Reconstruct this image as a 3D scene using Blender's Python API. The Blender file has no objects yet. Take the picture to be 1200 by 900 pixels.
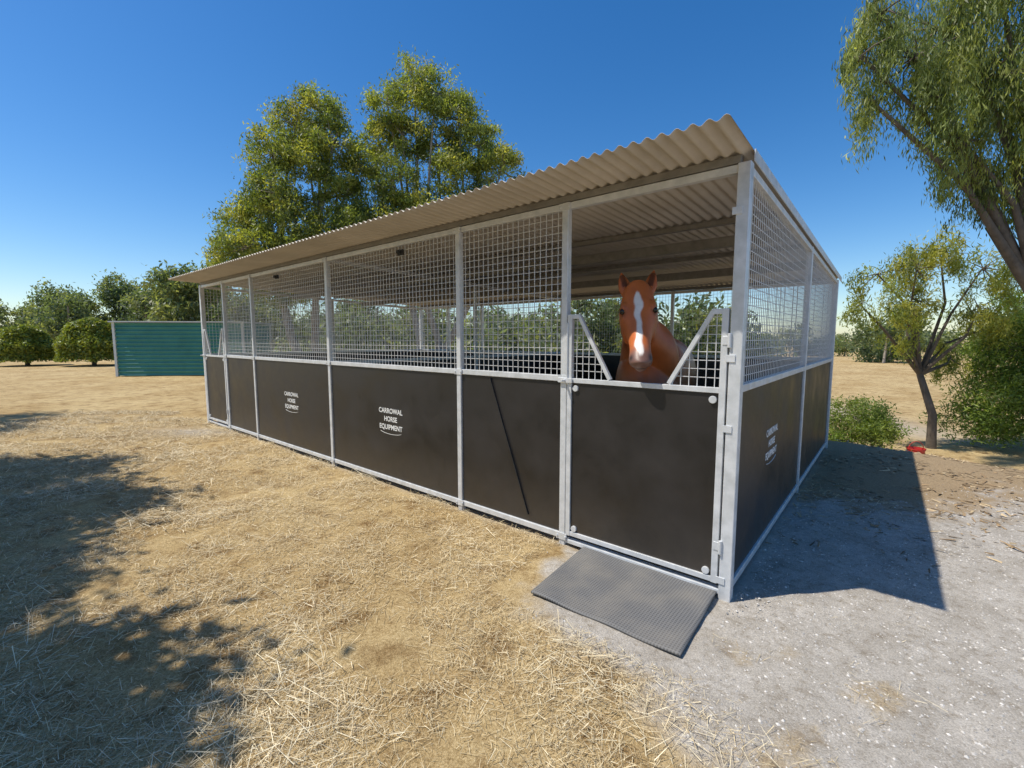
import bpy, math, numpy as np
from mathutils import Vector, Matrix, noise as mnoise
rng = np.random.default_rng(7)
scene = bpy.context.scene
COL = scene.collection

# ------------------------------------------------------------ helpers
def link(o, parent=None):
    COL.objects.link(o)
    if parent is not None: o.parent = parent
    return o
def empty(name, loc=(0,0,0)):
    e = bpy.data.objects.new(name, None); e.location = (0,0,0); e.empty_display_size=.2
    return link(e)
def mesh_obj(name, V, F, mat=None, parent=None, smooth=False):
    me = bpy.data.meshes.new(name); me.from_pydata([tuple(v) for v in V], [], F); me.update()
    if mat: me.materials.append(mat)
    if smooth: me.polygons.foreach_set('use_smooth', [True]*len(me.polygons))
    return link(bpy.data.objects.new(name, me), parent)
def poly_mesh(name, P, cols=None, mat=None, parent=None, k=4):
    """P: (n,k,3) separate faces"""
    n = len(P); me = bpy.data.meshes.new(name)
    me.vertices.add(n*k); me.vertices.foreach_set('co', np.ascontiguousarray(P, dtype=np.float32).ravel())
    me.loops.add(n*k); me.loops.foreach_set('vertex_index', np.arange(n*k, dtype=np.int32))
    me.polygons.add(n); me.polygons.foreach_set('loop_start', np.arange(0, n*k, k, dtype=np.int32))
    me.polygons.foreach_set('loop_total', np.full(n, k, dtype=np.int32))
    me.update(calc_edges=True)
    if cols is not None:
        a = me.color_attributes.new('col', 'FLOAT_COLOR', 'POINT')
        c = np.ones((n,k,4), np.float32); c[:,:,:3] = cols[:,None,:]
        a.data.foreach_set('color', c.ravel())
    if mat: me.materials.append(mat)
    return link(bpy.data.objects.new(name, me), parent)
def norm(a): return a/np.maximum(np.linalg.norm(a,axis=-1,keepdims=True),1e-9)

def new_mat(name):
    m = bpy.data.materials.new(name); m.use_nodes = True
    nt = m.node_tree; b = nt.nodes['Principled BSDF']
    return m, nt, b
def N(nt, t, **kw):
    n = nt.nodes.new(t)
    for k,v in kw.items():
        if k in ('inp',):
            for kk,vv in v.items(): n.inputs[kk].default_value = vv
        else: setattr(n,k,v)
    return n
def ramp(nt, fac, stops):
    r = nt.nodes.new('ShaderNodeValToRGB'); e = r.color_ramp.elements
    while len(e) < len(stops): e.new(.5)
    for i,(p,c) in enumerate(stops):
        e[i].position = p; e[i].color = (*c,1)
    nt.links.new(fac, r.inputs[0]); return r.outputs[0]
def noise(nt, vec, scale, detail=4, rough=.55, dist=0):
    n = N(nt,'ShaderNodeTexNoise', inp={'Scale':scale,'Detail':detail,'Roughness':rough,'Distortion':dist})
    if vec is not None: nt.links.new(vec, n.inputs['Vector'])
    return n.outputs['Fac']
def mixc(nt, f, a, b, mode='MIX'):
    m = N(nt,'ShaderNodeMix', data_type='RGBA', blend_type=mode)
    for idx,v in ((0,f),(6,a),(7,b)):
        if hasattr(v,'links'): nt.links.new(v, m.inputs[idx])
        else: m.inputs[idx].default_value = v if idx==0 else (*v,1)
    return m.outputs[2]
def bump(nt, b, h, s, d=.01):
    n = N(nt,'ShaderNodeBump', inp={'Strength':s,'Distance':d}); nt.links.new(h, n.inputs['Height'])
    nt.links.new(n.outputs[0], b.inputs['Normal'])
def simple(name, c1, c2, scale=8, rough=.6, metal=0, bs=.1, bd=.005, rr=.1):
    m,nt,b = new_mat(name); tc = N(nt,'ShaderNodeTexCoord').outputs['Object']
    f = noise(nt, tc, scale, 6, .6)
    nt.links.new(ramp(nt, f, [(.3,c1),(.7,c2)]), b.inputs['Base Color'])
    mr = N(nt,'ShaderNodeMapRange', inp={'From Min':.3,'From Max':.7,'To Min':rough-rr,'To Max':rough+rr}); nt.links.new(f, mr.inputs[0])
    nt.links.new(mr.outputs[0], b.inputs['Roughness']); b.inputs['Metallic'].default_value = metal
    if bs: bump(nt,b,noise(nt,tc,scale*8,3),bs,bd)
    return m
def foliage_mat(name, trans=.35):
    m,nt,b = new_mat(name); nt.nodes.remove(b)
    at = N(nt,'ShaderNodeAttribute', attribute_name='col').outputs['Color']
    d = N(nt,'ShaderNodeBsdfPrincipled', inp={'Roughness':.5}); nt.links.new(at, d.inputs['Base Color'])
    t = N(nt,'ShaderNodeBsdfTranslucent'); 
    tcx = mixc(nt, 1.0, at, (1.8,1.75,.7), 'MULTIPLY'); nt.links.new(tcx, t.inputs[0])
    mx = N(nt,'ShaderNodeMixShader', inp={0:trans}); nt.links.new(d.outputs[0],mx.inputs[1]); nt.links.new(t.outputs[0],mx.inputs[2])
    nt.links.new(mx.outputs[0], nt.nodes['Material Output'].inputs[0]); return m

# ------------------------------------------------------------ materials
M_galv = simple('galvanised_steel', (.56,.58,.59), (.74,.75,.76), 14, .42, .25, .05, .001)
M_wire = simple('galvanised_wire', (.60,.60,.59), (.72,.72,.71), 20, .5, .15, 0)
def panel_mat():
    m,nt,b=new_mat('black_panel'); tc=N(nt,'ShaderNodeTexCoord').outputs['Object']
    f=noise(nt,tc,3,6,.6); base=ramp(nt,f,[(.3,(.015,.0135,.0125)),(.7,(.029,.025,.023))])
    sx=N(nt,'ShaderNodeSeparateXYZ'); nt.links.new(tc,sx.inputs[0])
    mr=N(nt,'ShaderNodeMapRange',inp={'From Min':.0,'From Max':.45,'To Min':.55,'To Max':0.}); nt.links.new(sx.outputs[2],mr.inputs[0])
    mu=N(nt,'ShaderNodeMath',operation='MULTIPLY'); nt.links.new(mr.outputs[0],mu.inputs[0]); nt.links.new(noise(nt,tc,9,7,.7),mu.inputs[1])
    mu2=N(nt,'ShaderNodeMath',operation='MULTIPLY'); nt.links.new(mu.outputs[0],mu2.inputs[0]); mu2.inputs[1].default_value=.45
    nt.links.new(mixc(nt,mu2.outputs[0],base,(.24,.19,.13)),b.inputs['Base Color'])
    r=N(nt,'ShaderNodeMapRange',inp={'From Min':.3,'From Max':.7,'To Min':.30,'To Max':.5}); nt.links.new(f,r.inputs[0]); nt.links.new(r.outputs[0],b.inputs['Roughness'])
    bump(nt,b,noise(nt,tc,2.2,3),.25,.006); return m
M_panel = panel_mat()
M_foliage = foliage_mat('foliage',.45); M_foliage2 = foliage_mat('foliage_dense', .25)
M_bark = simple('bark', (.20,.17,.13), (.40,.35,.29), 6, .9, 0, .6, .02)
M_darkbark = simple('dark_bark', (.08,.065,.05), (.19,.155,.12), 6, .9, 0, .6, .02)
M_white = simple('white_lettering', (.72,.72,.70), (.80,.80,.78), 30, .6, 0, 0)
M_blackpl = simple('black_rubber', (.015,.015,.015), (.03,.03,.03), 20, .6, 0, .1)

# ------------------------------------------------------------ camera, light, sky
cam = bpy.data.cameras.new('camera'); co = bpy.data.objects.new('camera', cam); link(co)
co.location = (0,0,1.51); co.rotation_euler = (math.radians(90-5.66),0,0)
cam.lens = 16.05; cam.sensor_width = 36; cam.clip_end = 2000; cam.clip_start=.05
scene.camera = co
EL = 60; to_sun = Vector((-1,-.16,0)).normalized()
sdir = Vector((to_sun.x*math.cos(math.radians(EL)), to_sun.y*math.cos(math.radians(EL)), math.sin(math.radians(EL))))
sl = bpy.data.lights.new('sun','SUN'); sl.energy = 5.0; sl.angle = math.radians(.6); sl.color=(1,.94,.84)
so = bpy.data.objects.new('sun', sl); link(so); so.rotation_euler = sdir.to_track_quat('Z','Y').to_euler(); so.location=(-5,0,12)
w = bpy.data.worlds.new('World'); scene.world = w; w.use_nodes = True
nt = w.node_tree; bg = nt.nodes['Background']
sky = N(nt,'ShaderNodeTexSky', sky_type='NISHITA', sun_disc=False, sun_elevation=math.radians(EL), sun_rotation=math.radians(261))
sky.ozone_density = 3.0; sky.dust_density=.5; sky.air_density = 1.0; sky.altitude=200
hs = N(nt,'ShaderNodeHueSaturation', inp={'Hue':.503,'Saturation':1.35,'Value':1.0})
nt.links.new(sky.outputs[0], hs.inputs['Color']); nt.links.new(hs.outputs[0], bg.inputs[0]); bg.inputs[1].default_value = .15
scene.view_settings.view_transform='Standard'; scene.view_settings.look='None'; scene.view_settings.exposure=0

# ------------------------------------------------------------ terrain
def sstep(a,b,x):
    t = np.clip((x-a)/(b-a),0,1); return t*t*(3-2*t)
def pad_d(x,y): return (x-4.7)*.84+(y-6.5)*.542
def terrain(x,y):
    x=np.asarray(x,float); y=np.asarray(y,float)
    d = pad_d(x,y)
    z = -.75*sstep(0,3.2,d)
    z = z + .012*np.sin(x*1.7+.5*y)*np.sin(y*1.3-.4*x)*sstep(.3,1.5,np.abs(d)+.5)
    far = np.hypot(x,y)
    z = z + sstep(25,150,far)*.5*np.sin(x*.05)*np.sin(y*.04)
    return z
def axis(lo,hi,step,ext,grow=1.13):
    a = list(np.arange(lo,hi+1e-6,step)); s=step; v=hi
    while v<ext: s*=grow; v+=s; a.append(v)
    s=step; v=lo
    while v>-ext: s*=grow; v-=s; a.insert(0,v)
    return np.array(a)
XB_Y=[-5,0,1.5,1.9,2.3,2.6,3.0,3.3]; XB_X=[1.6,1.05,.66,.50,.12,.02,.22,.5]
def vnoise(x,y,f,s=0.):
    return np.array([mnoise.noise(Vector((a*f,b*f,s))) for a,b in zip(np.ravel(x),np.ravel(y))]).reshape(np.shape(x))
def gravel_mask(x,y):
    xb = np.interp(y, XB_Y, XB_X)
    m = sstep(-.28,.42,x-xb)
    return m*(1-sstep(3.4,4.9,y+ .25*np.sin(2*x)))
def tufts(x,y):
    return sstep(.12,.40,vnoise(x,y,2.3,5.)+.5*vnoise(x,y,7.,2.)) * (1-sstep(1.9,2.5,y))
def dirt_mask(x,y):
    return sstep(2.6,4.4,y)*sstep(1.2,2.0,x-.3)*(1-sstep(.2,2.2,pad_d(x,y)))
u2 = np.array([-.767,.642]); v2=np.array([.642,.767]); C0=np.array([1.26,2.56])
def tv(x,y):
    dx=x-C0[0]; dy=y-C0[1]; return dx*u2[0]+dy*u2[1], dx*v2[0]+dy*v2[1]
def ground():
    xs=axis(-8,7,.06,900); ys=axis(-1,10,.06,900)
    X,Y=np.meshgrid(xs,ys); Z=terrain(X,Y)
    nx,ny=len(xs),len(ys)
    n1 = vnoise(X,Y,1.6); n2 = vnoise(X,Y,6,3)
    near = 1-sstep(8,14,np.hypot(X,Y))
    g = gravel_mask(X+.2*n1+.16*n2,Y+.2*n1-.16*n2)
    g = g*(1-.45*tufts(X,Y))
    Z = Z + near*(n1*.02+n2*.012)*(1-.3*g)
    T,Vv = tv(X,Y)
    inside = sstep(-.1,.1,T)*sstep(-.1,.1,8.85-T)*sstep(-.1,.1,Vv)*sstep(-.1,.1,4.9-Vv)
    Z = Z - .02*np.clip(sstep(-.3,.0,Vv)*sstep(-.3,0,T),0,1)*near
    me=bpy.data.meshes.new('ground'); 
    V=np.stack([X,Y,Z],-1).reshape(-1,3).astype(np.float32)
    i=np.arange(nx*ny).reshape(ny,nx)
    F=np.stack([i[:-1,:-1],i[:-1,1:],i[1:,1:],i[1:,:-1]],-1).reshape(-1,4).astype(np.int32)
    me.vertices.add(len(V)); me.vertices.foreach_set('co',V.ravel())
    me.loops.add(F.size); me.loops.foreach_set('vertex_index',F.ravel())
    me.polygons.add(len(F)); me.polygons.foreach_set('loop_start',np.arange(0,F.size,4,dtype=np.int32)); me.polygons.foreach_set('loop_total',np.full(len(F),4,dtype=np.int32))
    me.update(calc_edges=True); me.polygons.foreach_set('use_smooth',[True]*len(F))
    patch = np.exp(-(((X+5.15)/.75)**2+((Y-7.35)/.35)**2))
    track = .75*np.exp(-((X-(9.6+.16*(Y-9)+.3*np.sin(Y*.3)))/.9)**2)*sstep(9,11,Y)*(1-sstep(30,45,Y))
    a=me.color_attributes.new('mask','FLOAT_COLOR','POINT')
    c=np.ones((len(V),4),np.float32); c[:,0]=g.ravel(); c[:,1]=dirt_mask(X,Y).ravel(); c[:,2]=np.maximum(np.maximum(inside,patch),track).ravel()
    a.data.foreach_set('color',c.ravel())
    m,nt,b=new_mat('ground'); me.materials.append(m)
    tc=N(nt,'ShaderNodeTexCoord').outputs['Object']
    at=N(nt,'ShaderNodeAttribute',attribute_name='mask').outputs['Color']
    sep=N(nt,'ShaderNodeSeparateColor'); nt.links.new(at,sep.inputs[0])
    big=noise(nt,tc,.6,5,.6); mid=noise(nt,tc,4,6,.65); fine=noise(nt,tc,75,5,.7,1.5); fine2=noise(nt,tc,140,4,.75); med2=noise(nt,tc,22,6,.7)
    straw=ramp(nt,fine,[(.30,(.20,.13,.055)),(.45,(.46,.335,.16)),(.58,(.65,.50,.265)),(.75,(.82,.68,.42))])
    tone=ramp(nt,mid,[(.32,(.52,.44,.37)),(.5,(1,1,1)),(.75,(1.10,1.12,1.14))])
    straw=mixc(nt,1.0,straw,tone,'MULTIPLY')
    tone2=ramp(nt,big,[(.35,(.78,.72,.64)),(.6,(1,1,1))])
    straw=mixc(nt,1.0,straw,tone2,'MULTIPLY')
    grav=ramp(nt,fine2,[(.25,(.27,.25,.22)),(.5,(.54,.505,.455)),(.75,(.78,.74,.68))])
    gt=ramp(nt,mid,[(.3,(.70,.67,.62)),(.7,(1.06,1.05,1.03))]); grav=mixc(nt,1.0,grav,gt,'MULTIPLY')
    gt2=ramp(nt,med2,[(.32,(.70,.66,.60)),(.5,(1,1,1)),(.75,(1.08,1.07,1.05))]); grav=mixc(nt,1.0,grav,gt2,'MULTIPLY')
    dirt=ramp(nt,fine,[(.3,(.18,.125,.07)),(.5,(.37,.27,.16)),(.75,(.56,.43,.27))])
    def mask(sock,amt):
        ma=N(nt,'ShaderNodeMath',operation='MULTIPLY_ADD'); nt.links.new(mid,ma.inputs[0]); ma.inputs[1].default_value=amt; nt.links.new(sock,ma.inputs[2])
        mr=N(nt,'ShaderNodeMapRange',interpolation_type='SMOOTHSTEP',inp={'From Min':.5+amt*.5-.34,'From Max':.5+amt*.5+.34}); nt.links.new(ma.outputs[0],mr.inputs[0]); return mr.outputs[0]
    c0=mixc(nt,mask(sep.outputs[1],1.2),straw,dirt)
    c1=mixc(nt,mask(sep.outputs[0],1.3),c0,grav)
    c2=mixc(nt,sep.outputs[2],c1,(.44,.39,.32))
    nt.links.new(c2,b.inputs['Base Color']); b.inputs['Roughness'].default_value=.95
    b.inputs['Specular IOR Level'].default_value=.15
    hs_=N(nt,'ShaderNodeMath',operation='ADD'); nt.links.new(fine,hs_.inputs[0]); nt.links.new(fine2,hs_.inputs[1])
    hs2=N(nt,'ShaderNodeMath',operation='MULTIPLY_ADD'); nt.links.new(med2,hs2.inputs[0]); hs2.inputs[1].default_value=1.3; nt.links.new(hs_.outputs[0],hs2.inputs[2])
    bump(nt,b,hs2.outputs[0],.6,.02)
    link(bpy.data.objects.new('ground',me))
ground()

# straw strands
def straw(name,n,xr,yr,keep,L,Wd,cols,mat,zup=.02,seed=1,tilt=.25,thr=.35,pw=1.7,nf=2.2,heap=0):
    r=np.random.default_rng(seed)
    x=r.uniform(*xr,n); y=yr[0]+(yr[1]-yr[0])*(r.random(n)**pw)
    inview=np.abs(x)<1.25*y+.6
    x=x[inview];y=y[inview];n=len(x)
    k=keep(x,y)>r.random(n); x=x[k];y=y[k]; n=len(x)
    nz=vnoise(x,y,nf,9)
    k=(nz+thr)>r.random(n)*.7; x=x[k];y=y[k];nz=nz[k];n=len(x)
    gz=vnoise(x,y,1.6)*.02+vnoise(x,y,6,3)*.012
    near=1-sstep(8,14,np.hypot(x,y))
    z=terrain(x,y)+gz*near+.003+zup*r.random(n)**2+heap*np.clip(nz+thr,0,1)*r.random(n)
    a=r.uniform(0,2*np.pi,n); el=r.normal(0,tilt,n)
    l=L*(.3+r.random(n)**2*1.6); l=l*(1+.06*np.hypot(x,y)); wd=Wd*(.6+.8*r.random(n))*(1+.2*np.hypot(x,y))
    dd=np.stack([np.cos(a)*np.cos(el),np.sin(a)*np.cos(el),np.sin(el)],-1)
    s=norm(np.stack([-np.sin(a),np.cos(a),r.normal(0,.4,n)],-1))
    c=np.stack([x,y,z+np.abs(np.sin(el))*l*.4],-1)
    P=np.stack([c-dd*l[:,None]/2-s*wd[:,None]/2,c-dd*l[:,None]/2+s*wd[:,None]/2,c+dd*l[:,None]/2+s*wd[:,None]/4,c+dd*l[:,None]/2-s*wd[:,None]/4],1)
    ci=r.random(n); base=np.array(cols); idx=r.integers(0,len(base),n)
    colr=base[idx]*(.7+.5*ci[:,None])
    return poly_mesh(name,P,colr,mat)
m_straw,nts,bs_=new_mat('dry_straw'); nts.links.new(N(nts,'ShaderNodeAttribute',attribute_name='col').outputs['Color'],bs_.inputs['Base Color']); bs_.inputs['Roughness'].default_value=.7
def keep_straw(x,y):
    g=gravel_mask(x,y)**1.6; T,Vv=tv(x,y)
    inside=(T>-.03)&(Vv>-.03)
    onmat=(T>-.05)&(T<1.15)&(Vv>-.85)&(Vv<0)
    return np.where(inside|onmat,0,1-g+g*.12*tufts(x,y))*(1-.8*dirt_mask(x,y))
SC=[(.68,.56,.34),(.56,.43,.23),(.80,.69,.46),(.38,.27,.13),(.62,.50,.29)]
straw('dry_grass',620000,(-9,3.5),(.7,9.5),keep_straw,.038,.0014,SC,m_straw,.014,1,.28,.5,1.6)
straw('straw',110000,(-6,2.5),(.7,6.5),keep_straw,.075,.0017,[(.84,.74,.52),(.72,.60,.38),(.78,.68,.46),(.52,.40,.23)],m_straw,.01,5,.22,.0,1.8,1.5,.05)
straw('leaf_litter',14000,(1.2,8),(2.6,8),lambda x,y:(.9*dirt_mask(x,y))*((tv(x,y)[0]<-.05)),.04,.008,[(.34,.23,.12),(.22,.15,.08),(.50,.38,.22)],m_straw,.01,2,.15)
def pebbles():
    r=np.random.default_rng(4); n=60000
    x=r.uniform(-.3,6,n); y=.8+3.9*r.random(n)**1.3
    T,Vv=tv(x,y); k=(gravel_mask(x,y)>r.random(n))&((T<-.03)|(Vv<-.03))&~((T>-.05)&(T<1.1)&(Vv>-.82)); x=x[k];y=y[k];n=len(x)
    s=.0015+.007*r.random(n)**4
    O=np.array([[1,0,0],[0,1,0],[-1,0,0],[0,-1,0],[0,0,.7]]); TT=[[0,1,4],[1,2,4],[2,3,4],[3,0,4]]
    a=r.uniform(0,6.28,n); R=np.stack([np.stack([np.cos(a),-np.sin(a),0*a],-1),np.stack([np.sin(a),np.cos(a),0*a],-1),np.stack([0*a,0*a,1+0*a],-1)],1)
    V=np.einsum('nij,kj->nki',R,O)*s[:,None,None]*(1+.25*r.normal(size=(n,1,3)))
    gz=vnoise(x,y,1.6)*.016+vnoise(x,y,6,3)*.009
    V=V+np.stack([x,y,terrain(x,y)+gz],-1)[:,None,:]
    P=V[:,TT].reshape(-1,3,3); g=np.repeat(.25+.45*r.random(n),4)
    poly_mesh('gravel',P,np.stack([g,g*.95,g*.87],-1),m_straw,k=3)
pebbles()

# ------------------------------------------------------------ beams
def L(t,v,z): 
    p=C0+t*u2+v*v2; return np.array([p[0],p[1],z])
U3=np.array([*u2,0]);V3=np.array([*v2,0])
class Build:
    def __init__(s): s.V=[];s.F=[]
    def beam(s,p0,p1,a,b,ref=None):
        p0=np.array(p0,float);p1=np.array(p1,float); d=norm(p1-p0)
        if ref is None: ref=V3 if abs(d[2])>.9 else np.array([0,0,1.])
        s1=norm(np.cross(d,ref)); s2=np.cross(s1,d)
        i=len(s.V)
        for p in (p0,p1):
            for x,y in ((-1,-1),(1,-1),(1,1),(-1,1)): s.V.append(p+s1*x*a/2+s2*y*b/2)
        s.F+= [(i,i+3,i+2,i+1),(i+4,i+5,i+6,i+7),(i,i+1,i+5,i+4),(i+1,i+2,i+6,i+5),(i+2,i+3,i+7,i+6),(i+3,i,i+4,i+7)]
    def cyl(s,p0,p1,r0,r1=None,n=10,cap=True):
        r1=r0 if r1 is None else r1; p0=np.array(p0,float);p1=np.array(p1,float); d=norm(p1-p0)
        ref=np.array([0,0,1.]) if abs(d[2])<.9 else np.array([1.,0,0]); s1=norm(np.cross(d,ref)); s2=np.cross(s1,d); i=len(s.V)
        for p,r in ((p0,r0),(p1,r1)):
            for k in range(n):
                a=2*np.pi*k/n; s.V.append(p+r*(np.cos(a)*s1+np.sin(a)*s2))
        for k in range(n): s.F.append((i+k,i+(k+1)%n,i+n+(k+1)%n,i+n+k))
        if cap: s.F+= [tuple(i+n-1-k for k in range(n)),tuple(i+n+k for k in range(n))]
    def tube(s,pts,rad,n=7):
        pts=np.array(pts,float); i=len(s.V)
        for k,p in enumerate(pts):
            d=norm(pts[min(k+1,len(pts)-1)]-pts[max(k-1,0)]); ref=np.array([1.,.3,0]) if abs(d[2])>.7 else np.array([0,0,1.])
            s1=norm(np.cross(d,ref)); s2=np.cross(s1,d)
            for q in range(n):
                a=2*np.pi*q/n; s.V.append(p+rad[k]*(np.cos(a)*s1+np.sin(a)*s2))
        for k in range(len(pts)-1):
            for q in range(n):
                s.F.append((i+k*n+q,i+k*n+(q+1)%n,i+(k+1)*n+(q+1)%n,i+(k+1)*n+q))
    def obj(s,name,mat,parent=None,bev=0,smooth=False):
        o=mesh_obj(name,s.V,s.F,mat,parent,smooth)
        if bev:
            m=o.modifiers.new('bevel','BEVEL'); m.width=bev; m.segments=2; m.limit_method='ANGLE'
        return o

# ------------------------------------------------------------ stable
stable=empty('horse_stable')
TS=[0,1.14,2.23,4.45,6.65,7.78,8.83]; DEP=4.9; VM=2.45
RS=.030; RF=-.46
def roofz(v): return 2.520-RS*(v-RF)
ZT=2.45; 
def topz(v): return ZT-.030*v
fr=Build()
PW=.05
for i,t in enumerate(TS):
    wd=.066 if i in (0,len(TS)-1) else PW
    fr.beam(L(t,0,-.05),L(t,0,topz(0)),wd,wd)
    fr.beam(L(t,DEP,-.05),L(t,DEP,topz(DEP)),wd,wd)
for t in (TS[0],4.45,TS[-1]):
    fr.beam(L(t,VM,-.05),L(t,VM,topz(VM)),PW,PW)
def rail(t0,t1,v,z,h=.044,d=.044): fr.beam(L(t0,v,z),L(t1,v,z),d,h)
for v in (0,DEP):
    for a,b in zip(TS[:-1],TS[1:]):
        rail(a+.026,b-.026,v,topz(v)-.025)
        door = v==0 and (a==0 or b==8.83)
        if not door:
            rail(a+.026,b-.026,v,1.225); rail(a+.026,b-.026,v,.05)
        else: rail(a+.03,b-.03,v,.022,.03,.05)
for t in (TS[0],4.45,TS[-1]):
    for a,b in ((0,VM),(VM,DEP)):
        for z in (1.225,.05): fr.beam(L(t,a+.03,z),L(t,b-.026,z),.044,.044)
        fr.beam(L(t,a+.03,topz(a)-.025),L(t,b-.026,topz(b)-.025),.044,.044)
fr.obj('frame',M_galv,stable,.004)
pr=Build()
M_pur=simple('purlin_steel',(.18,.17,.155),(.28,.265,.24),12,.55,.2,.05)
for v in (.0,1.2,2.5,3.7,4.9):
    pr.beam(L(.02,v,topz(v)+.0235),L(8.81,v,topz(v)+.0235),.05,.043)
for v in (1.6,3.2):
    pr.beam(L(.03,v,topz(v)-.045),L(8.8,v,topz(v)-.045),.06,.09)
pr.obj('purlins',M_pur,stable,.003)
def roof():
    t0,t1=-.036,8.92; per=.076; ns=int((t1-t0)/per*8); ts=np.linspace(t0,t1,ns); vs=np.linspace(RF,5.15,5)
    V=[];F=[]
    for layer in (0,1):
        for v in vs:
            for t in ts: V.append(L(t,v,roofz(v)+.0+.011*math.sin(2*math.pi*(t-t0)/per)+(.0016 if layer else 0)))
    nn=len(vs)*ns
    for j in range(len(vs)-1):
        for i in range(ns-1):
            a=j*ns+i; F.append((a,a+1,a+ns+1,a+ns)); F.append((nn+a,nn+a+ns,nn+a+ns+1,nn+a+1))
    for i in range(ns-1): F.append((i,nn+i,nn+i+1,i+1)); a=(len(vs)-1)*ns+i; F.append((a,a+1,nn+a+1,nn+a))
    m=simple('roof_sheet',(.42,.375,.31),(.55,.495,.42),2.2,.55,0,0)
    o=mesh_obj('corrugated_roof',V,F,m,stable,True)
roof()
fb=Build()
fb.beam(L(-.041,0.0,roofz(0)-.022),L(-.041,5.16,roofz(5.16)-.022),.006,.06)
fb.obj('barge_flashing',M_galv,stable)
pb=Build()
def panel(t0,t1,v,z0=.075,z1=1.2): pb.beam(L(t0+.027,v,(z0+z1)/2),L(t1-.027,v,(z0+z1)/2),.016,z1-z0)
for v in (0,DEP):
    for a,b in zip(TS[:-1],TS[1:]):
        if v==0 and (a==0 or b==8.83): continue
        panel(a,b,v)
for t in (TS[0],4.45,TS[-1]):
    for a,b in ((0,VM),(VM,DEP)):
        pb.beam(L(t,a+.03,.6375),L(t,b-.027,.6375),.016,1.125)
wb=Build(); WR=.0042
def wires(t0,t1,v,z0,z1,wr=WR):
    n=max(2,int(round((t1-t0)/.052)))
    for i in range(1,n):
        t=t0+(t1-t0)*i/n; wb.beam(L(t,v,z0),L(t,v,z1),wr,wr)
    nz=int(round((z1-z0)/.052))
    for i in range(1,nz):
        z=z0+(z1-z0)*i/nz
        wb.beam(L(t0,v+wr,z),L(t1,v+wr,z),wr,wr)
for v in (0,DEP):
    for a,b in zip(TS[:-1],TS[1:]):
        if v==0 and (a==0 or b==8.83): continue
        wires(a+.02,b-.02,v,1.24,topz(v)-.04,WR if v==0 else .0035)
def side_wires(t,a,b):
    n=int((b-a)/.052)
    for i in range(1,n):
        v=a+(b-a)*i/n; wb.beam(L(t,v,1.24),L(t,v,topz(v)-.04),WR,WR)
    for i in range(1,22):
        z=1.24+i*.052
        wb.beam(L(t+WR,a,z),L(t+WR,b,z),WR,WR)
for t in (TS[0],TS[-1]):
    side_wires(t,.03,VM-.02); side_wires(t,VM+.02,DEP-.03)
def door(t0,t1,nm):
    d=Build(); a=t0+.062; b=t1-.052; v=-.012; s=.036
    d.beam(L(a,v,.07),L(a,v,1.68),s,s); d.beam(L(b,v,.07),L(b,v,1.68),s,s)
    k=s-.004
    for z in (.088,1.215): d.beam(L(a+s/2,v,z),L(b-s/2,v,z),k,k)
    w_=b-a; c=(a+b)/2
    la,lb=a+.075,b-.075; ba,bb=c-.20,c+.20
    d.beam(L(a+s/2,v,1.664),L(la,v,1.664),k-.002,k-.002); d.beam(L(b-s/2,v,1.664),L(lb,v,1.664),k-.002,k-.002)
    d.beam(L(la-.006,v,1.667),L(ba,v,1.235),k-.006,k-.006,V3); d.beam(L(lb+.006,v,1.667),L(bb,v,1.235),k-.006,k-.006,V3)
    for z in (.30,1.5): 
        d.beam(L(a-.04,v-.012,z),L(a+.01,v-.012,z),.02,.05); d.cyl(L(a-.03,v-.026,z-.04),L(a-.03,v-.026,z+.04),.011)
    d.beam(L(b-.03,v-.026,1.215),L(b+.085,v-.026,1.215),.012,.035)
    d.cyl(L(b+.03,v-.03,1.215),L(b+.03,v-.075,1.215),.009)
    d.cyl(L(b+.015,v-.022,1.19),L(b+.015,v-.022,1.62),.007)
    for tt,zz in ((a+.05,.13),(b-.05,.13),(a+.05,1.16),(b-.05,1.16)):
        d.cyl(L(tt,v-.018,zz),L(tt,v-.002,zz),.022,n=16)
    d.obj(nm,M_galv,stable,.003)
    pb.beam(L(a+s/2-.002,v+.004,.651),L(b-s/2+.002,v+.004,.651),.016,1.096)
    def clip(t):
        if t<la: return (1.23,1.655)
        if t<ba: return (1.23,1.655-(t-la)/(ba-la)*.42)
        if t<bb: return None
        if t<lb: return (1.23,1.235+(t-bb)/(lb-bb)*.42)
        return (1.23,1.655)
    n=21
    for i in range(1,n):
        t=a+(b-a)*i/n; r=clip(t)
        if r and r[1]-r[0]>.03: wb.beam(L(t,v+.004,r[0]),L(t,v+.004,r[1]),WR,WR)
    for i in range(1,9):
        z=1.235+i*.05; f=1-(z-1.235)/.42
        if z>1.65: continue
        wb.beam(L(a,v+.004+WR,z),L(la+(ba-la)*f,v+.004+WR,z),WR,WR); wb.beam(L(b,v+.004+WR,z),L(lb+(bb-lb)*f,v+.004+WR,z),WR,WR)
door(0,1.14,'door_leaf'); door(7.78,8.83,'door_leaf')
pb.obj('black_panels',M_panel,stable,.002)
wb.obj('wire_mesh',M_wire,stable)
br=Build()
for t in TS[1:-1]:
    for z in (.05,1.225,2.42):
        br.beam(L(t-.045,-.029,z),L(t+.045,-.029,z),.006,.05)
        for s in (-.035,.035): br.cyl(L(t+s,-.032,z),L(t+s,-.040,z),.008,n=6)
for z in (.1,1.0,1.4,2.2): br.beam(L(.0,-.036,z),L(.05,-.036,z),.006,.04)
br.obj('post_brackets',M_galv,stable,.001)
kb=Build()
for t in (3.0,5.7):
    kb.beam(L(t-.04,-.035,2.33),L(t+.04,-.035,2.33),.02,.05); kb.cyl(L(t,-.045,2.33),L(t,-.075,2.33),.018)
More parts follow.
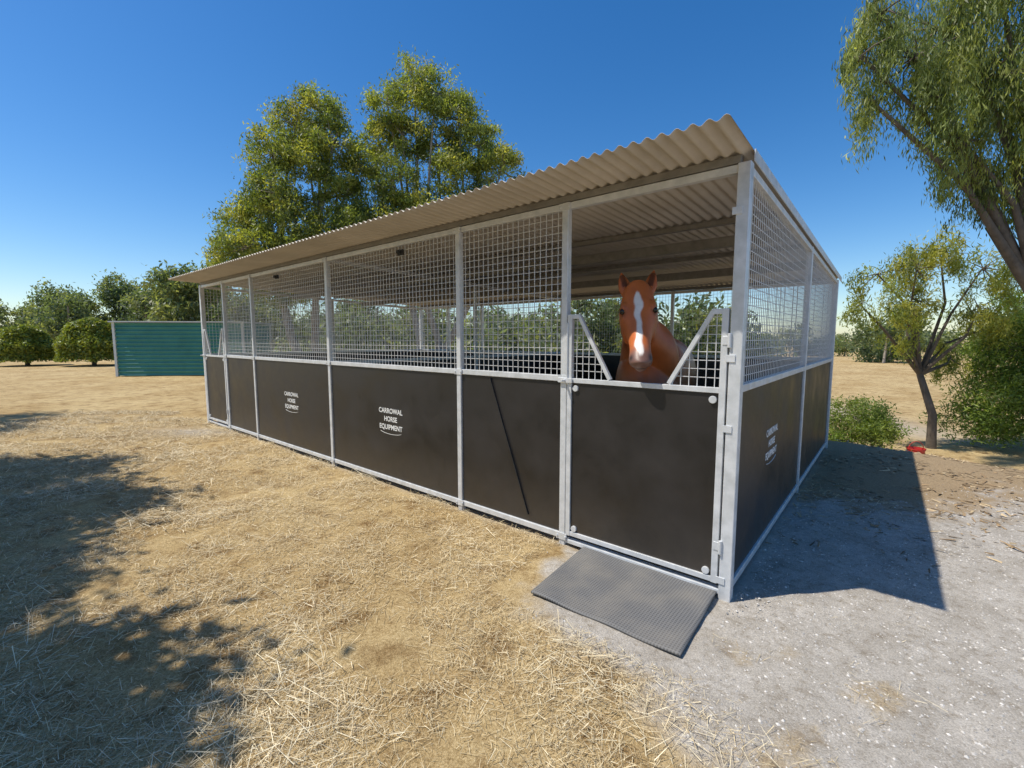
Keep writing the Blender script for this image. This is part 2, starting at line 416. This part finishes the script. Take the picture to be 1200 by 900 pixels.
kb.obj('mesh_catches',M_blackpl,stable)
sb=Build(); sb.beam(L(1.86,-.014,1.19),L(1.46,-.014,.13),.004,.022,V3); sb.obj('shadow_strip',M_blackpl,stable)  # thin dark strip added to draw a slanted shadow line across the panel
def label(lines, t, v, z, normal, dirv, name):
    X=Vector(dirv); Zv=Vector(normal); Y=Zv.cross(X); M0=Matrix((X,Y,Zv)).transposed().to_4x4()
    for k,(s,sz,dz) in enumerate(lines):
        cu=bpy.data.curves.new(name,'FONT'); cu.body=s; cu.size=sz; cu.align_x='CENTER'; cu.align_y='CENTER'; cu.extrude=.0006; cu.offset=.0015
        cu.materials.append(M_white); o=bpy.data.objects.new(name,cu); link(o,stable)
        M=M0.copy(); p=L(t,v,z+dz); M.translation=Vector(p)+Zv*.0095
        o.matrix_world=M
    b=Build(); c=np.array(L(t,v,z-.115))+np.array(normal)*.0095; X_=np.array(dirv)
    b.tube([c+X_*.20*math.sin(a)+np.array([0,0,-.04*math.cos(a)]) for a in np.linspace(-1.1,1.1,14)],[.002]*14,5)
    b.obj('lettering_underline',M_white,stable)
LN=[('CARROWAL',.072,.085),('HORSE',.072,.0),('EQUIPMENT',.072,-.085)]
label(LN,3.27,0,.68,tuple(-V3),tuple(-U3),'panel_lettering')
label(LN,5.5,0,.68,tuple(-V3),tuple(-U3),'panel_lettering')
label(LN,0,1.07,.74,tuple(-U3),tuple(V3),'panel_lettering')

def mat():
    A=np.array([.543,3.195]);B=np.array([.111,2.57]);Cc=np.array([.795,2.02]);D=np.array([1.235,2.60])
    V=[];F=[];n=46;mm=34
    top=lambda i,j:(A*(1-i/n)+D*i/n)*(1-j/mm)+(B*(1-i/n)+Cc*i/n)*j/mm
    for j in range(mm+1):
        for i in range(n+1):
            p=top(i,j); V.append((p[0],p[1],.014+.008+.004*math.sin(i*.3)*math.sin(j*.25)))
    for j in range(mm):
        for i in range(n): a=j*(n+1)+i; F.append((a,a+n+1,a+n+2,a+1))
    m,nt,b=new_mat('ribbed_rubber'); tc=N(nt,'ShaderNodeTexCoord').outputs['Object']
    mp=N(nt,'ShaderNodeMapping'); mp.inputs['Rotation'].default_value=(0,0,math.radians(40)); nt.links.new(tc,mp.inputs[0])
    wv=N(nt,'ShaderNodeTexWave',wave_type='BANDS',bands_direction='X',inp={'Scale':19,'Distortion':0}); nt.links.new(mp.outputs[0],wv.inputs[0])
    wv2=N(nt,'ShaderNodeTexWave',wave_type='BANDS',bands_direction='Y',inp={'Scale':19}); nt.links.new(mp.outputs[0],wv2.inputs[0])
    mu=N(nt,'ShaderNodeMath',operation='MULTIPLY'); nt.links.new(wv.outputs[1],mu.inputs[0]); nt.links.new(wv2.outputs[1],mu.inputs[1])
    basec=ramp(nt,mu.outputs[0],[(.1,(.155,.155,.155)),(.6,(.08,.08,.081))])
    dust=ramp(nt,noise(nt,tc,5,5),[(.4,(0,0,0)),(.8,(.4,.4,.4))]); sx=N(nt,'ShaderNodeSeparateColor'); nt.links.new(dust,sx.inputs[0])
    nt.links.new(mixc(nt,sx.outputs[0],basec,(.3,.27,.22)),b.inputs['Base Color'])
    b.inputs['Roughness'].default_value=.75; bump(nt,b,mu.outputs[0],.5,.003)
    o=mesh_obj('rubber_mat',V,F,m,None,True); s=o.modifiers.new('s','SOLIDIFY'); s.thickness=.012; s.offset=-1
mat()

# ------------------------------------------------------------ trees
def leaf_quads(c,Ln,Wn,droop,r,jit=.4):
    n=len(c); d=norm(r.normal(size=(n,3))+np.array([0,0,-droop])); s=norm(np.cross(d,r.normal(size=(n,3))))
    l=(Ln*(1-jit+2*jit*r.random(n)))[:,None]/2; wd=(Wn*(1-jit+2*jit*r.random(n)))[:,None]/2
    return np.stack([c-d*l,c+s*wd,c+d*l,c-s*wd],1)
def crown_pts(clumps,dens,subr,r,per=60,flat=.8,shell=.45,hang=0):
    pts=[];sid=[];subs=[]
    for ci,(c,rad) in enumerate(clumps):
        rad=np.array(rad if hasattr(rad,'__len__') else (rad,rad,rad*flat)); c=np.array(c)
        ns=max(3,int(dens*rad[0]*rad[2]))
        d=norm(r.normal(size=(ns,3))); q=shell+(1-shell)*r.random(ns)**.6
        sc=c+d*q[:,None]*rad
        for s in sc:
            m=int(per*(.5+r.random())); pp=s+r.normal(size=(m,3))*subr*np.array([1,1,.75])*(.7+.6*r.random())
            if hang: pp[:,2]-=hang*r.random(m)*(.3+r.random()); pp[:,:2]=s[:2]+(pp[:,:2]-s[:2])*.6
            pts.append(pp); sid.append(np.full(m,len(subs))); subs.append((s,ci))
    return np.concatenate(pts),np.concatenate(sid),subs
def tree(name,base,clumps,dens,subr,per,Ln,Wn,droop,palette,seed,trunk_r=.16,bark=None,mat=None,stems=1,shell=.45,twigs=True,hang=0,flat=.8):
    r=np.random.default_rng(seed); root=empty(name)
    P,sid,subs=crown_pts(clumps,dens,subr,r,per,shell=shell,hang=hang,flat=flat)
    tint=r.random(len(subs)); pal=np.array(palette)
    base_c=pal[r.integers(0,len(pal),len(subs))]*(.75+.5*tint[:,None])
    cols=base_c[sid]*(.7+.6*r.random(len(P))[:,None])
    poly_mesh('foliage',leaf_quads(P,Ln,Wn,droop,r),cols,mat or M_foliage,root)
    b=Build(); base=np.array(base,float)
    cs=[np.array(c) for c,_ in clumps]; cen=np.mean(cs,0)
    st=[]
    for k in range(stems):
        off=np.array([r.normal()*.25,r.normal()*.25,0])*(stems>1)
        fork=base*.55+cen*.45; fork[:2]+=r.normal(size=2)*.25+(np.array([k-(stems-1)/2,0])*.9 if stems>1 else 0); fork[2]=base[2]+(cen[2]-base[2])*(.35+.25*r.random())
        b0=base+off-np.array([0,0,.1]); m=(b0+fork)/2+np.array([r.normal()*.12,r.normal()*.12,0])
        b.tube([b0,m,fork],[trunk_r*1.15,trunk_r*.9,trunk_r*.72],9); st.append(fork)
    for i,c in enumerate(cs):
        f=min(st,key=lambda q:np.linalg.norm(q[:2]-c[:2])); mid=(f+c)/2+np.array([r.normal()*.15,r.normal()*.15,.15*np.linalg.norm(c-f)*.5])
        b.tube([f,(f+mid)/2,mid,c],[trunk_r*.6,trunk_r*.45,trunk_r*.32,trunk_r*.16],6)
    if twigs:
        for s,ci in subs[::2]:
            c=cs[ci]; b.tube([c,(c+s)/2+r.normal(size=3)*.05,s],[trunk_r*.14,trunk_r*.09,trunk_r*.04],4)
    b.obj('trunk',bark or M_bark,root,0,True)
    return root
EUC=[(.27,.30,.06),(.19,.235,.055),(.34,.34,.08),(.13,.17,.045),(.23,.27,.065)]
YEL=[(.34,.34,.07),(.26,.29,.06),(.18,.22,.055),(.38,.37,.09)]
def T(*a): 
    return [((x,y,z),r) for x,y,z,r in a]
tree('eucalyptus_tree',(-7.3,16.6,0),T((-9.5,16.5,5.6,.85),(-8.9,16.8,6.7,.8),(-8.2,16.4,7.9,.85),(-7.6,16.8,8.9,.75),(-6.8,17,9.5,.85),(-8.0,16,6.4,.9),(-6.2,16.6,8.3,.85),(-7.0,16.4,7.6,.8),(-6.3,17,6.6,1.0),(-9.0,16,4.6,1.1),(-7.3,16.2,5.2,1.1),(-9.9,17,4.3,.8),(-5.6,16.8,5.4,1.0),(-8.2,16.4,3.8,1.2),(-6.6,16.4,4.2,1.2),(-5.4,16.8,7.6,.6)),50,.17,150,.13,.04,.9,EUC,11,.17,stems=2,shell=.55,flat=.9)
tree('eucalyptus_tree',(-3.0,17.2,0),T((-4.4,17,9.8,.7),(-3.5,17.3,10.6,.8),(-2.7,17,10.1,.75),(-1.9,17,9.2,.8),(-4.8,17.5,8.6,.75),(-3.9,17,8.7,.8),(-1.2,17.2,8.4,.85),(-.4,17,7.5,.8),(-2.7,17.6,8.6,.85),(-4.2,16.8,7.1,.95),(-2.0,17,7.3,.9),(-5.0,17,5.6,1.1),(-.3,17.4,6.3,.8),(-3.0,17,6.0,1.1),(-1.5,17,5.6,1.1),(-4.0,17,4.6,1.2)),50,.17,150,.13,.04,.9,EUC,12,.15,stems=3,shell=.55,flat=.9)
tree('willow_tree',(10.2,7.6,float(terrain(10.2,7.6))),T((5.45,7.6,5.9,.42),(5.8,7.7,6.6,.6),(5.7,7.6,5.2,.4),(6.3,7.6,5.9,.65),(6.9,7.9,6.5,.8),(6.5,7.4,5.2,.5),(7.4,7.6,5.6,.8),(7.1,7.6,4.7,.55),(8.6,7.8,6.3,1.1),(8.2,7.3,4.9,.75),(9.4,7.6,5.3,1.0),(7.8,7.9,4.3,.6),(8.7,7.7,4.0,.75),(9.6,8,4.1,.8),(7.5,7.6,7.0,.8),(9.8,7.5,7,1.3),(9.0,7.6,5.8,.9)),90,.13,125,.11,.017,3.0,[(.20,.24,.065),(.29,.32,.085),(.13,.17,.05)],13,.15,M_darkbark,shell=.1,hang=.65)
zb=float(terrain(8.6,9.2))
tree('young_tree',(8.7,9.3,zb),T((8.0,9.2,2.9,.55),(8.6,9.4,3.3,.6),(9.3,9.2,2.9,.6),(7.6,9.1,2.1,.45),(8.3,9.5,2.3,.55),(9.1,9.0,2.1,.5),(9.8,9.3,1.8,.5),(7.3,9.3,2.8,.42),(7.0,9.3,2.2,.35),(7.9,9.3,1.4,.35),(9.2,9.6,1.1,.45)),85,.12,90,.10,.02,1.2,YEL,14,.08,M_darkbark,shell=.3,hang=.25)
tree('garden_shrub',(10.8,9.0,zb),T((10.0,9.0,.2,.9),(11.2,8.8,.6,1.1),(10.5,9.4,1.3,.95),(11.6,9.2,1.7,1.1),(12.4,9,0.7,1.2),(9.7,9.3,-.2,.55),(10.4,9.2,.7,.9),(11.0,9.6,2.2,.7)),90,.16,140,.09,.024,.4,[(.17,.25,.05),(.24,.31,.06),(.11,.17,.04)],15,.06,M_darkbark)
tree('garden_shrub',(6.6,8.6,float(terrain(6.6,8.6))),T((6.45,8.5,.02,.50),(6.95,8.7,-.15,.48),(6.2,8.6,-.2,.36),(6.7,8.4,-.3,.4)),150,.1,120,.07,.018,0,[(.18,.26,.055),(.23,.29,.065),(.11,.16,.04)],16,.02,M_darkbark)
tree('shade_tree',(-7.2,1.2,0),T((-5.6,2.0,3.2,.9),(-6.4,3.4,3.9,.9),(-7.9,4.4,3.9,.95),(-4.6,.2,3.3,1.3),(-6.4,1.7,4.4,1.2),(-8.5,3.4,4.4,1.2),(-4.3,-1.0,3.6,1.6),(-5.5,.7,4.2,1.3),(-4.1,1.0,3.3,.8)),70,.2,130,.17,.06,.6,EUC,17,.15)
tree('shade_tree',(-13.2,7.8,0),T((-12.2,8.0,4.6,.8),(-10.7,7.2,3.9,.45),(-13.0,7.4,4.8,1.1),(-12.2,6.2,4.2,.7)),40,.2,70,.17,.05,.6,EUC,18,.14)
def shrub(name,x,y,r_,seed):
    r=np.random.default_rng(seed); root=empty(name); n=16000; d=norm(r.normal(size=(n,3))); d[:,2]=np.abs(d[:,2])*1.25-.35
    lump=1+.07*np.sin(d[:,0]*7+seed)*np.sin(d[:,1]*6)+.05*np.sin(d[:,2]*11)
    c=np.array([x,y,r_*.55])+d*(r_*(.80+.2*r.random(n))*lump)[:,None]*np.array([.95,.95,1.1]); c=c[c[:,2]>0]
    pal=np.array([(.24,.29,.045),(.15,.20,.04),(.30,.32,.055)]); cols=pal[r.integers(0,3,len(c))]*(.6+.7*r.random(len(c))[:,None])
    poly_mesh('foliage',leaf_quads(c,.18,.08,0,r),cols,M_foliage2,root)
    b=Build(); b.tube([(x,y,-.1),(x,y,r_*.9)],[.12,.05]); 
    for k in range(8):
        a=k*.785; b.tube([(x,y,.1),(x+.6*r_*math.cos(a),y+.6*r_*math.sin(a),r_*.9)],[.06,.02],5)
    b.obj('stems',M_darkbark,root)
shrub('round_shrub',-27.6,26,1.5,21); shrub('round_shrub',-23.8,26,1.75,22)
def distant():
    r=np.random.default_rng(31); cl=[]
    for k in range(70):
        x=-95+190*k/69+r.normal()*.8; D=50+r.normal()*6
        deg=math.degrees(math.atan2(x,D))
        if deg>18 and r.random()<.35: continue
        h=3.4+3.2*r.random()**1.3
        if deg<-28: h+=2.1
        if deg>18: h=1.8+2.8*r.random()
        g=float(terrain(x,D)); wd=h*(.42+.2*r.random())
        for q in range(6):
            cl.append(((x+r.normal()*wd*.55,D+r.normal()*.8,g+h*(.3+.6*r.random())),(wd*.45,wd*.45,h*.20)))
        cl.append(((x+r.normal(),D+1,g+h*.22),(wd*.8,wd*.6,h*.26)))
    for k in range(20):
        x=-90+190*k/19; g=float(terrain(x,75)); cl.append(((x*1.4,78,g+1.4),(6,2,1.6)))
    for k in range(30):
        x=-11+24*k/29; D=25+r.normal()*2; h=2.2+2.6*r.random(); cl.append(((x,D,-.7+h*.5),(1.0,1.0,h*.5)))
    P,sid,subs=crown_pts(cl,10,.40,r,50)
    pal=np.array([(.18,.23,.12),(.13,.18,.095),(.24,.27,.125),(.10,.14,.08)]); cols=pal[r.integers(0,4,len(subs))][sid]*(.7+.5*r.random(len(P))[:,None])
    root=empty('distant_trees'); poly_mesh('foliage',leaf_quads(P,.38,.15,.4,r),cols,M_foliage,root)
    b=Build()
    for (c,rad) in cl[::3]: b.tube([(c[0],c[1],-1),(c[0]+.2,c[1],c[2])],[.14,.07],5)
    b.obj('trunks',M_bark,root)
distant()

# ------------------------------------------------------------ green shed
def shed():
    root=empty('green_shed'); x0,y0=-15.85,18.3; x1,y1=-11.0,18.75; d=np.array([x1-x0,y1-y0]); Ls=np.linalg.norm(d); d/=Ls; nn=np.array([-d[1],d[0]]); Dp=2.6;H=2.14
    m=simple('green_sheet',(.04,.20,.175),(.06,.26,.225),2,.4,.0,0)
    zs=np.linspace(.03,H,int(H/.16*8)); V=[];F=[]
    corners=[(0,0),(Ls,0),(Ls,Dp),(0,Dp)]
    for z in zs:
        o=.028*math.sin(2*math.pi*z/.16)
        for (a,b_) in corners:
            aa=a+(o if a>0 else -o); bb=b_+(o if b_>0 else -o); p=np.array([x0,y0])+d*aa+nn*bb; V.append((p[0],p[1],z))
    for k in range(len(zs)-1):
        for q in range(4): F.append((k*4+q,k*4+(q+1)%4,(k+1)*4+(q+1)%4,(k+1)*4+q))
    mesh_obj('corrugated_walls',V,F,m,root)
    b=Build(); Q=lambda a,c,z:(x0+d[0]*a+nn[0]*c,y0+d[1]*a+nn[1]*c,z)
    for a,c in corners: b.beam(Q(a,c,0),Q(a,c,H+.02),.09,.09,np.array([*nn,0]))
    b.beam(Q(-.12,Dp/2,H+.045),Q(Ls+.12,Dp/2,H+.045),Dp+.25,.05)
    b.obj('roof_and_trim',simple('pale_trim',(.50,.54,.53),(.62,.65,.64),5,.5,0,0),root)
shed()
def bucket():
    x,y=7.35,8.15; z=float(terrain(x,y)); root=empty('red_bucket'); b=Build()
    b.cyl((x,y,z),(x,y,z+.28),.10,.135,20,False); b.cyl((x,y,z+.27),(x,y,z+.29),.142,.142,20,False); b.cyl((x,y,z+.005),(x,y,z+.012),.10,.10,20)
    b.tube([(x+.135*math.cos(a),y,z+.28+.13*math.sin(a)) for a in np.linspace(0,math.pi,12)],[.006]*12,5)
    b.obj('shell',simple('red_plastic',(.5,.03,.03),(.6,.05,.04),5,.4,0,0),root)
bucket()

# ------------------------------------------------------------ horse
def cr(A,sub):
    A=np.array(A,float); P=np.vstack([2*A[0]-A[1],A,2*A[-1]-A[-2]]); out=[]
    for i in range(1,len(P)-2):
        for k in range(sub):
            t=k/sub; out.append(.5*((2*P[i])+(-P[i-1]+P[i+1])*t+(2*P[i-1]-5*P[i]+4*P[i+1]-P[i+2])*t*t+(-P[i-1]+3*P[i]-3*P[i+1]+P[i+2])*t**3))
    out.append(P[-2]); return np.array(out)
def loft(V,F,secs,n=18,sub=1):
    if sub>1:
        C=cr([s[0] for s in secs],sub); S=norm(cr([s[1] for s in secs],sub)); Uq=norm(cr([s[2] for s in secs],sub)); W=np.maximum(.002,cr([[s[3],s[4]] for s in secs],sub))
        secs=[(C[k],S[k],Uq[k],W[k,0],W[k,1]) for k in range(len(C))]
    i=len(V)
    for c,s,u_,w_,h in secs:
        for k in range(n):
            a=2*math.pi*k/n; V.append(np.array(c)+np.array(s)*w_*math.cos(a)+np.array(u_)*h*math.sin(a))
    m=len(secs)
    for j in range(m-1):
        for k in range(n): F.append((i+j*n+k,i+j*n+(k+1)%n,i+(j+1)*n+(k+1)%n,i+(j+1)*n+k))
    F.append(tuple(i+n-1-k for k in range(n))); F.append(tuple(i+(m-1)*n+k for k in range(n)))
def horse():
    root=empty('horse'); V=[];F=[]
    Bk=norm(np.array([.40,.917,0])); Sd=np.array([Bk[1],-Bk[0],0]); Z=np.array([0,0,1.])
    W0=np.array([1.06,3.52,0])
    H=lambda s,l,z: W0+Bk*s+Sd*l+Z*z
    trunk=[(-.33,1.13,.015,.02),(-.31,1.13,.08,.10),(-.26,1.13,.14,.19),(-.15,1.14,.21,.27),(0,1.15,.26,.33),(.2,1.18,.28,.37),(.45,1.15,.31,.37),(.7,1.15,.32,.355),(.95,1.18,.31,.33),(1.15,1.21,.30,.32),(1.32,1.21,.26,.28),(1.43,1.19,.18,.2),(1.49,1.18,.08,.1)]
    loft(V,F,[(H(s,0,z),Sd,Z,w_,h) for s,z,w_,h in trunk],40,4)
    poll=np.array([.868,3.20,1.825]); muz=np.array([.812,2.885,1.365]); A=norm(muz-poll)
    Sh=norm(np.cross(A,np.array([-.24,-.97,0])))
    if Sh[0]<0: Sh=-Sh
    Nn=norm(np.cross(Sh,A))
    if Nn[1]>0: Nn=-Nn
    pts=[H(.12,0,1.22),H(-.0,0,1.36),(H(-.13,0,1.50)),poll-Nn*.10+A*.09+np.array([.03,.06,-.10]),poll-Nn*.07+A*.06,poll-Nn*.05+A*.05+Z*.03]
    ww=[.23,.20,.165,.128,.10,.055]; hh=[.36,.30,.24,.17,.12,.07]
    secs=[]
    for i,p in enumerate(pts):
        d=norm(pts[min(i+1,5)]-pts[max(i-1,0)]); s=norm(np.cross(d,np.array([0,-1.,0])+Z*.01)); 
        if s@Sd<0: s=-s
        secs.append((p,s,np.cross(s,d),ww[i],hh[i]))
    loft(V,F,secs,36,4)
    WF=1.2
    hs_=[(-.04,.03,.03),(-.03,.055,.05),(0,.078,.085),(.08,.098,.125),(.15,.108,.148),(.21,.104,.152),(.27,.090,.145),(.33,.074,.122),(.39,.062,.098),(.45,.055,.080),(.51,.055,.070),(.56,.060,.066),(.60,.056,.058),(.62,.038,.038),(.627,.01,.01)]
    loft(V,F,[(poll+A*t-Nn*(h-.095+.006*math.sin(t*9)),Sh,Nn,w_*WF,h) for t,w_,h in hs_],32,3)
    def ball(c,r_,sc=(1,1,1)):
        secs=[]
        for k in range(9):
            q=-math.pi/2+math.pi*k/8; secs.append((c+A*r_*sc[2]*math.sin(q),Sh,Nn,max(.002,r_*sc[0]*math.cos(q)),max(.002,r_*sc[1]*math.cos(q))))
        loft(V,F,secs,14)
    for s in (-1,1):
        ball(poll+A*.152+Sh*s*.088+Nn*.045,.027,(1,.9,1.6))
        ball(poll+A*.215+Sh*s*.094+Nn*.015,.022,(.8,.8,1.5))
        ball(poll+A*.25+Sh*s*.075-Nn*.09,.065,(.6,1.4,1.5))
        ball(poll+A*.560+Sh*s*.043+Nn*.045,.027,(1,1.1,1.4))
    ball(poll+A*.585-Nn*.015,.034,(1.2,.9,1.1))
    EX=.072
    for s in (-1,1):
        b0=poll+Sh*s*EX-Nn*.015; dr=norm(-A*.75+Sh*s*.30+Nn*.1+Z*.55); sx=norm(np.cross(dr,Nn)); fx=np.cross(sx,dr)
        loft(V,F,[(b0+dr*t,sx,fx,w_,d_) for t,w_,d_ in ((-.03,.032,.028),(.01,.038,.028),(.055,.047,.024),(.095,.041,.019),(.14,.024,.012),(.178,.006,.006))],16,3)
    def leg(ps):
        loft(V,F,[(H(*p[:3]),Sd,Bk,p[3],p[4]) for p in ps],18,2)
    for l,ds in ((-.155,0),(.155,.08)):
        s=.02+ds
        leg([(s+.05,l*.8,1.15,.10,.16),(s+.03,l,.95,.095,.13),(s,l,.78,.068,.085),(s,l,.62,.05,.058),(s-.005,l,.50,.048,.052),(s,l,.42,.04,.042),(s,l,.30,.030,.034),(s,l,.19,.032,.038),(s-.005,l,.15,.040,.044),(s-.03,l,.09,.036,.038),(s-.045,l,.055,.046,.055),(s-.055,l,-.015,.058,.068)])
    for l,ds in ((-.16,0),(.16,-.12)):
        s=1.22+ds
        leg([(s,l*.7,1.15,.13,.22),(s-.03,l,.98,.13,.20),(s-.06,l,.82,.10,.15),(s+.02,l,.68,.07,.09),(s+.10,l,.56,.05,.065),(s+.12,l,.50,.048,.062),(s+.10,l,.42,.036,.045),(s+.08,l,.30,.032,.038),(s+.07,l,.19,.034,.042),(s+.06,l,.15,.042,.046),(s+.035,l,.09,.038,.04),(s+.02,l,.055,.048,.057),(s+.005,l,-.015,.06,.07)])
    me=bpy.data.meshes.new('body'); me.from_pydata([tuple(v) for v in V],[],F); me.update()
    import bmesh
    bm=bmesh.new(); bm.from_mesh(me); bmesh.ops.recalc_face_normals(bm,faces=bm.faces); bm.to_mesh(me); bm.free()
    ob=link(bpy.data.objects.new('body',me))
    m=ob.modifiers.new('r','REMESH'); m.mode='VOXEL'; m.voxel_size=.0075; m.use_smooth_shade=True
    m=ob.modifiers.new('s','SMOOTH'); m.factor=.5; m.iterations=7
    dg=bpy.context.evaluated_depsgraph_get(); dg.update(); nm=bpy.data.meshes.new_from_object(ob.evaluated_get(dg)); ob.modifiers.clear(); ob.data=nm; ob.parent=root
    n=len(nm.vertices); co_=np.empty(n*3,np.float32); nm.vertices.foreach_get('co',co_); co_=co_.reshape(-1,3)
    no=np.empty(n*3,np.float32); nm.vertices.foreach_get('normal',no); no=no.reshape(-1,3)
    rel=co_-poll; a=rel@A; s=rel@Sh; nn=rel@Nn
    chest=np.array([.44,.118,.030]); c=np.tile(chest,(n,1)).astype(np.float32)
    zz=co_[:,2]
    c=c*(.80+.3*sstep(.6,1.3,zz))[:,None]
    wob=.005*np.sin(a*30)+.003*np.sin(a*53+1)
    onhead=(np.abs(s)<.16)&(a>-.03)&(a<.66)&(np.abs(nn)<.32)&(zz>1.2)
    half=np.interp(a,[.05,.10,.15,.22,.30,.42,.50,.58],[.0,.018,.028,.021,.014,.016,.024,.008])
    bl=onhead*(nn>.0)*(1-sstep(half*.8,half*1.15+.004,np.abs(s+.004+wob)))*sstep(.15,.35,no@Nn)*sstep(.05,.08,a)*(1-sstep(.55,.59,a))
    mz=onhead*sstep(.46,.57,a); c=c*(1-mz[:,None])+mz[:,None]*np.array([.16,.085,.065])
    c=c*(1-bl[:,None])+bl[:,None]*np.array([.78,.74,.70])
    sock=np.zeros(n)
    for sg in (-1,1):
        q=((a-.182)/.034)**2+((s-sg*.101)/.03)**2+((nn-.033)/.026)**2; sock=np.maximum(sock,np.exp(-q)*.8)
        q=((a-.575)/.020)**2+((s-sg*.054)/.014)**2+((nn-.055)/.03)**2; k=np.minimum(1,1.5*np.exp(-q*1.2))*(a>.5); c=c*(1-k[:,None])+k[:,None]*.008
        b0=poll+Sh*sg*EX-Nn*.015; dr=norm(-A*.75+Sh*sg*.30+Nn*.1+Z*.55); r2=co_-b0; t=r2@dr; sx=norm(np.cross(dr,Nn)); fx=np.cross(sx,dr)
        if fx@Nn<0: fx=-fx
        k=(t>.035)*(t<.15)*sstep(.3,.6,no@fx)*(1-sstep(.014,.024,np.abs(r2@sx)))*(np.linalg.norm(r2,axis=1)<.17)*(zz>poll[2]+.045); c=c*(1-.75*k[:,None])
    c=c*(1-sock[:,None])
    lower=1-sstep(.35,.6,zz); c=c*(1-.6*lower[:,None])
    hoof=1-sstep(.05,.065,zz); c=c*(1-hoof[:,None])+hoof[:,None]*np.array([.05,.04,.035])
    mouth=onhead*np.exp(-((nn-.008)/.005)**2)*(a>.50)*(a<.63); c=c*(1-.85*mouth[:,None])
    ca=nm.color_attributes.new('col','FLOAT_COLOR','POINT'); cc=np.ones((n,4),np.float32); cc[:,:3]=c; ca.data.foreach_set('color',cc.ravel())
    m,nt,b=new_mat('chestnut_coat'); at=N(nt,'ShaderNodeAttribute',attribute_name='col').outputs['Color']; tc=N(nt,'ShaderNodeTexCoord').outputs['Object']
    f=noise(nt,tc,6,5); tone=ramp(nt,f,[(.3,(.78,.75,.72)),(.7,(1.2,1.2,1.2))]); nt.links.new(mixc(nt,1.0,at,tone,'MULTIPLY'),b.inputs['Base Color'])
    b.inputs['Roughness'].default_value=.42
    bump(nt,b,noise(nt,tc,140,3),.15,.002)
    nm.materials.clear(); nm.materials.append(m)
    e=simple('eye',(.006,.004,.003),(.012,.008,.006),5,.08,0,0,rr=.02)
    for sg in (-1,1):
        bpy.ops.mesh.primitive_uv_sphere_add(segments=20,ring_count=12,radius=.022,location=tuple(poll+A*.182+Sh*sg*.101+Nn*.034)); o=bpy.context.object; o.name='eye'; o.data.materials.append(e); o.parent=root
        for p in o.data.polygons: p.use_smooth=True
    r=np.random.default_rng(5); Q=[]
    def strand(p,d,l,wd):
        p=np.array(p);d=norm(np.array(d)); pr_=p
        s_=norm(np.cross(d,r.normal(size=3)))
        for k in range(3):
            d=norm(d+np.array([0,0,-.55])+r.normal(size=3)*.08); q=pr_+d*l/3; w0=wd*(1-k*.28); w1=wd*(1-(k+1)*.28)
            Q.append([pr_-s_*w0,pr_+s_*w0,q+s_*w1,q-s_*w1]); pr_=q
    for k in range(90):
        strand(poll+Sh*r.normal()*.016+Nn*.03-A*.02+Z*.01,Nn*.9+A*.5+Sh*r.normal()*.25,.05+.06*r.random(),.0018)
    crest=[poll-Nn*.02-A*.01,H(-.10,0,1.72),H(.05,0,1.63),H(.2,0,1.52)]
    for k in range(900):
        t=r.random()*3; i=min(int(t),2); p=crest[i]*(1-t+i)+crest[i+1]*(t-i)
        strand(p+r.normal(size=3)*.008-Z*.01,Sd*.9*(-1)+Z*.3+r.normal(size=3)*.2,.16+.1*r.random(),.003)
    for k in range(500):
        strand(H(1.47,r.normal()*.02,1.22+r.normal()*.02),Bk*.6+Sd*r.normal()*.12,.75+.2*r.random(),.004)
    Q=np.array(Q); cl=np.array([.22,.06,.018])*(.6+.8*r.random(len(Q)))[:,None]
    poly_mesh('mane_and_tail',Q,cl,m_straw,root)
horse()
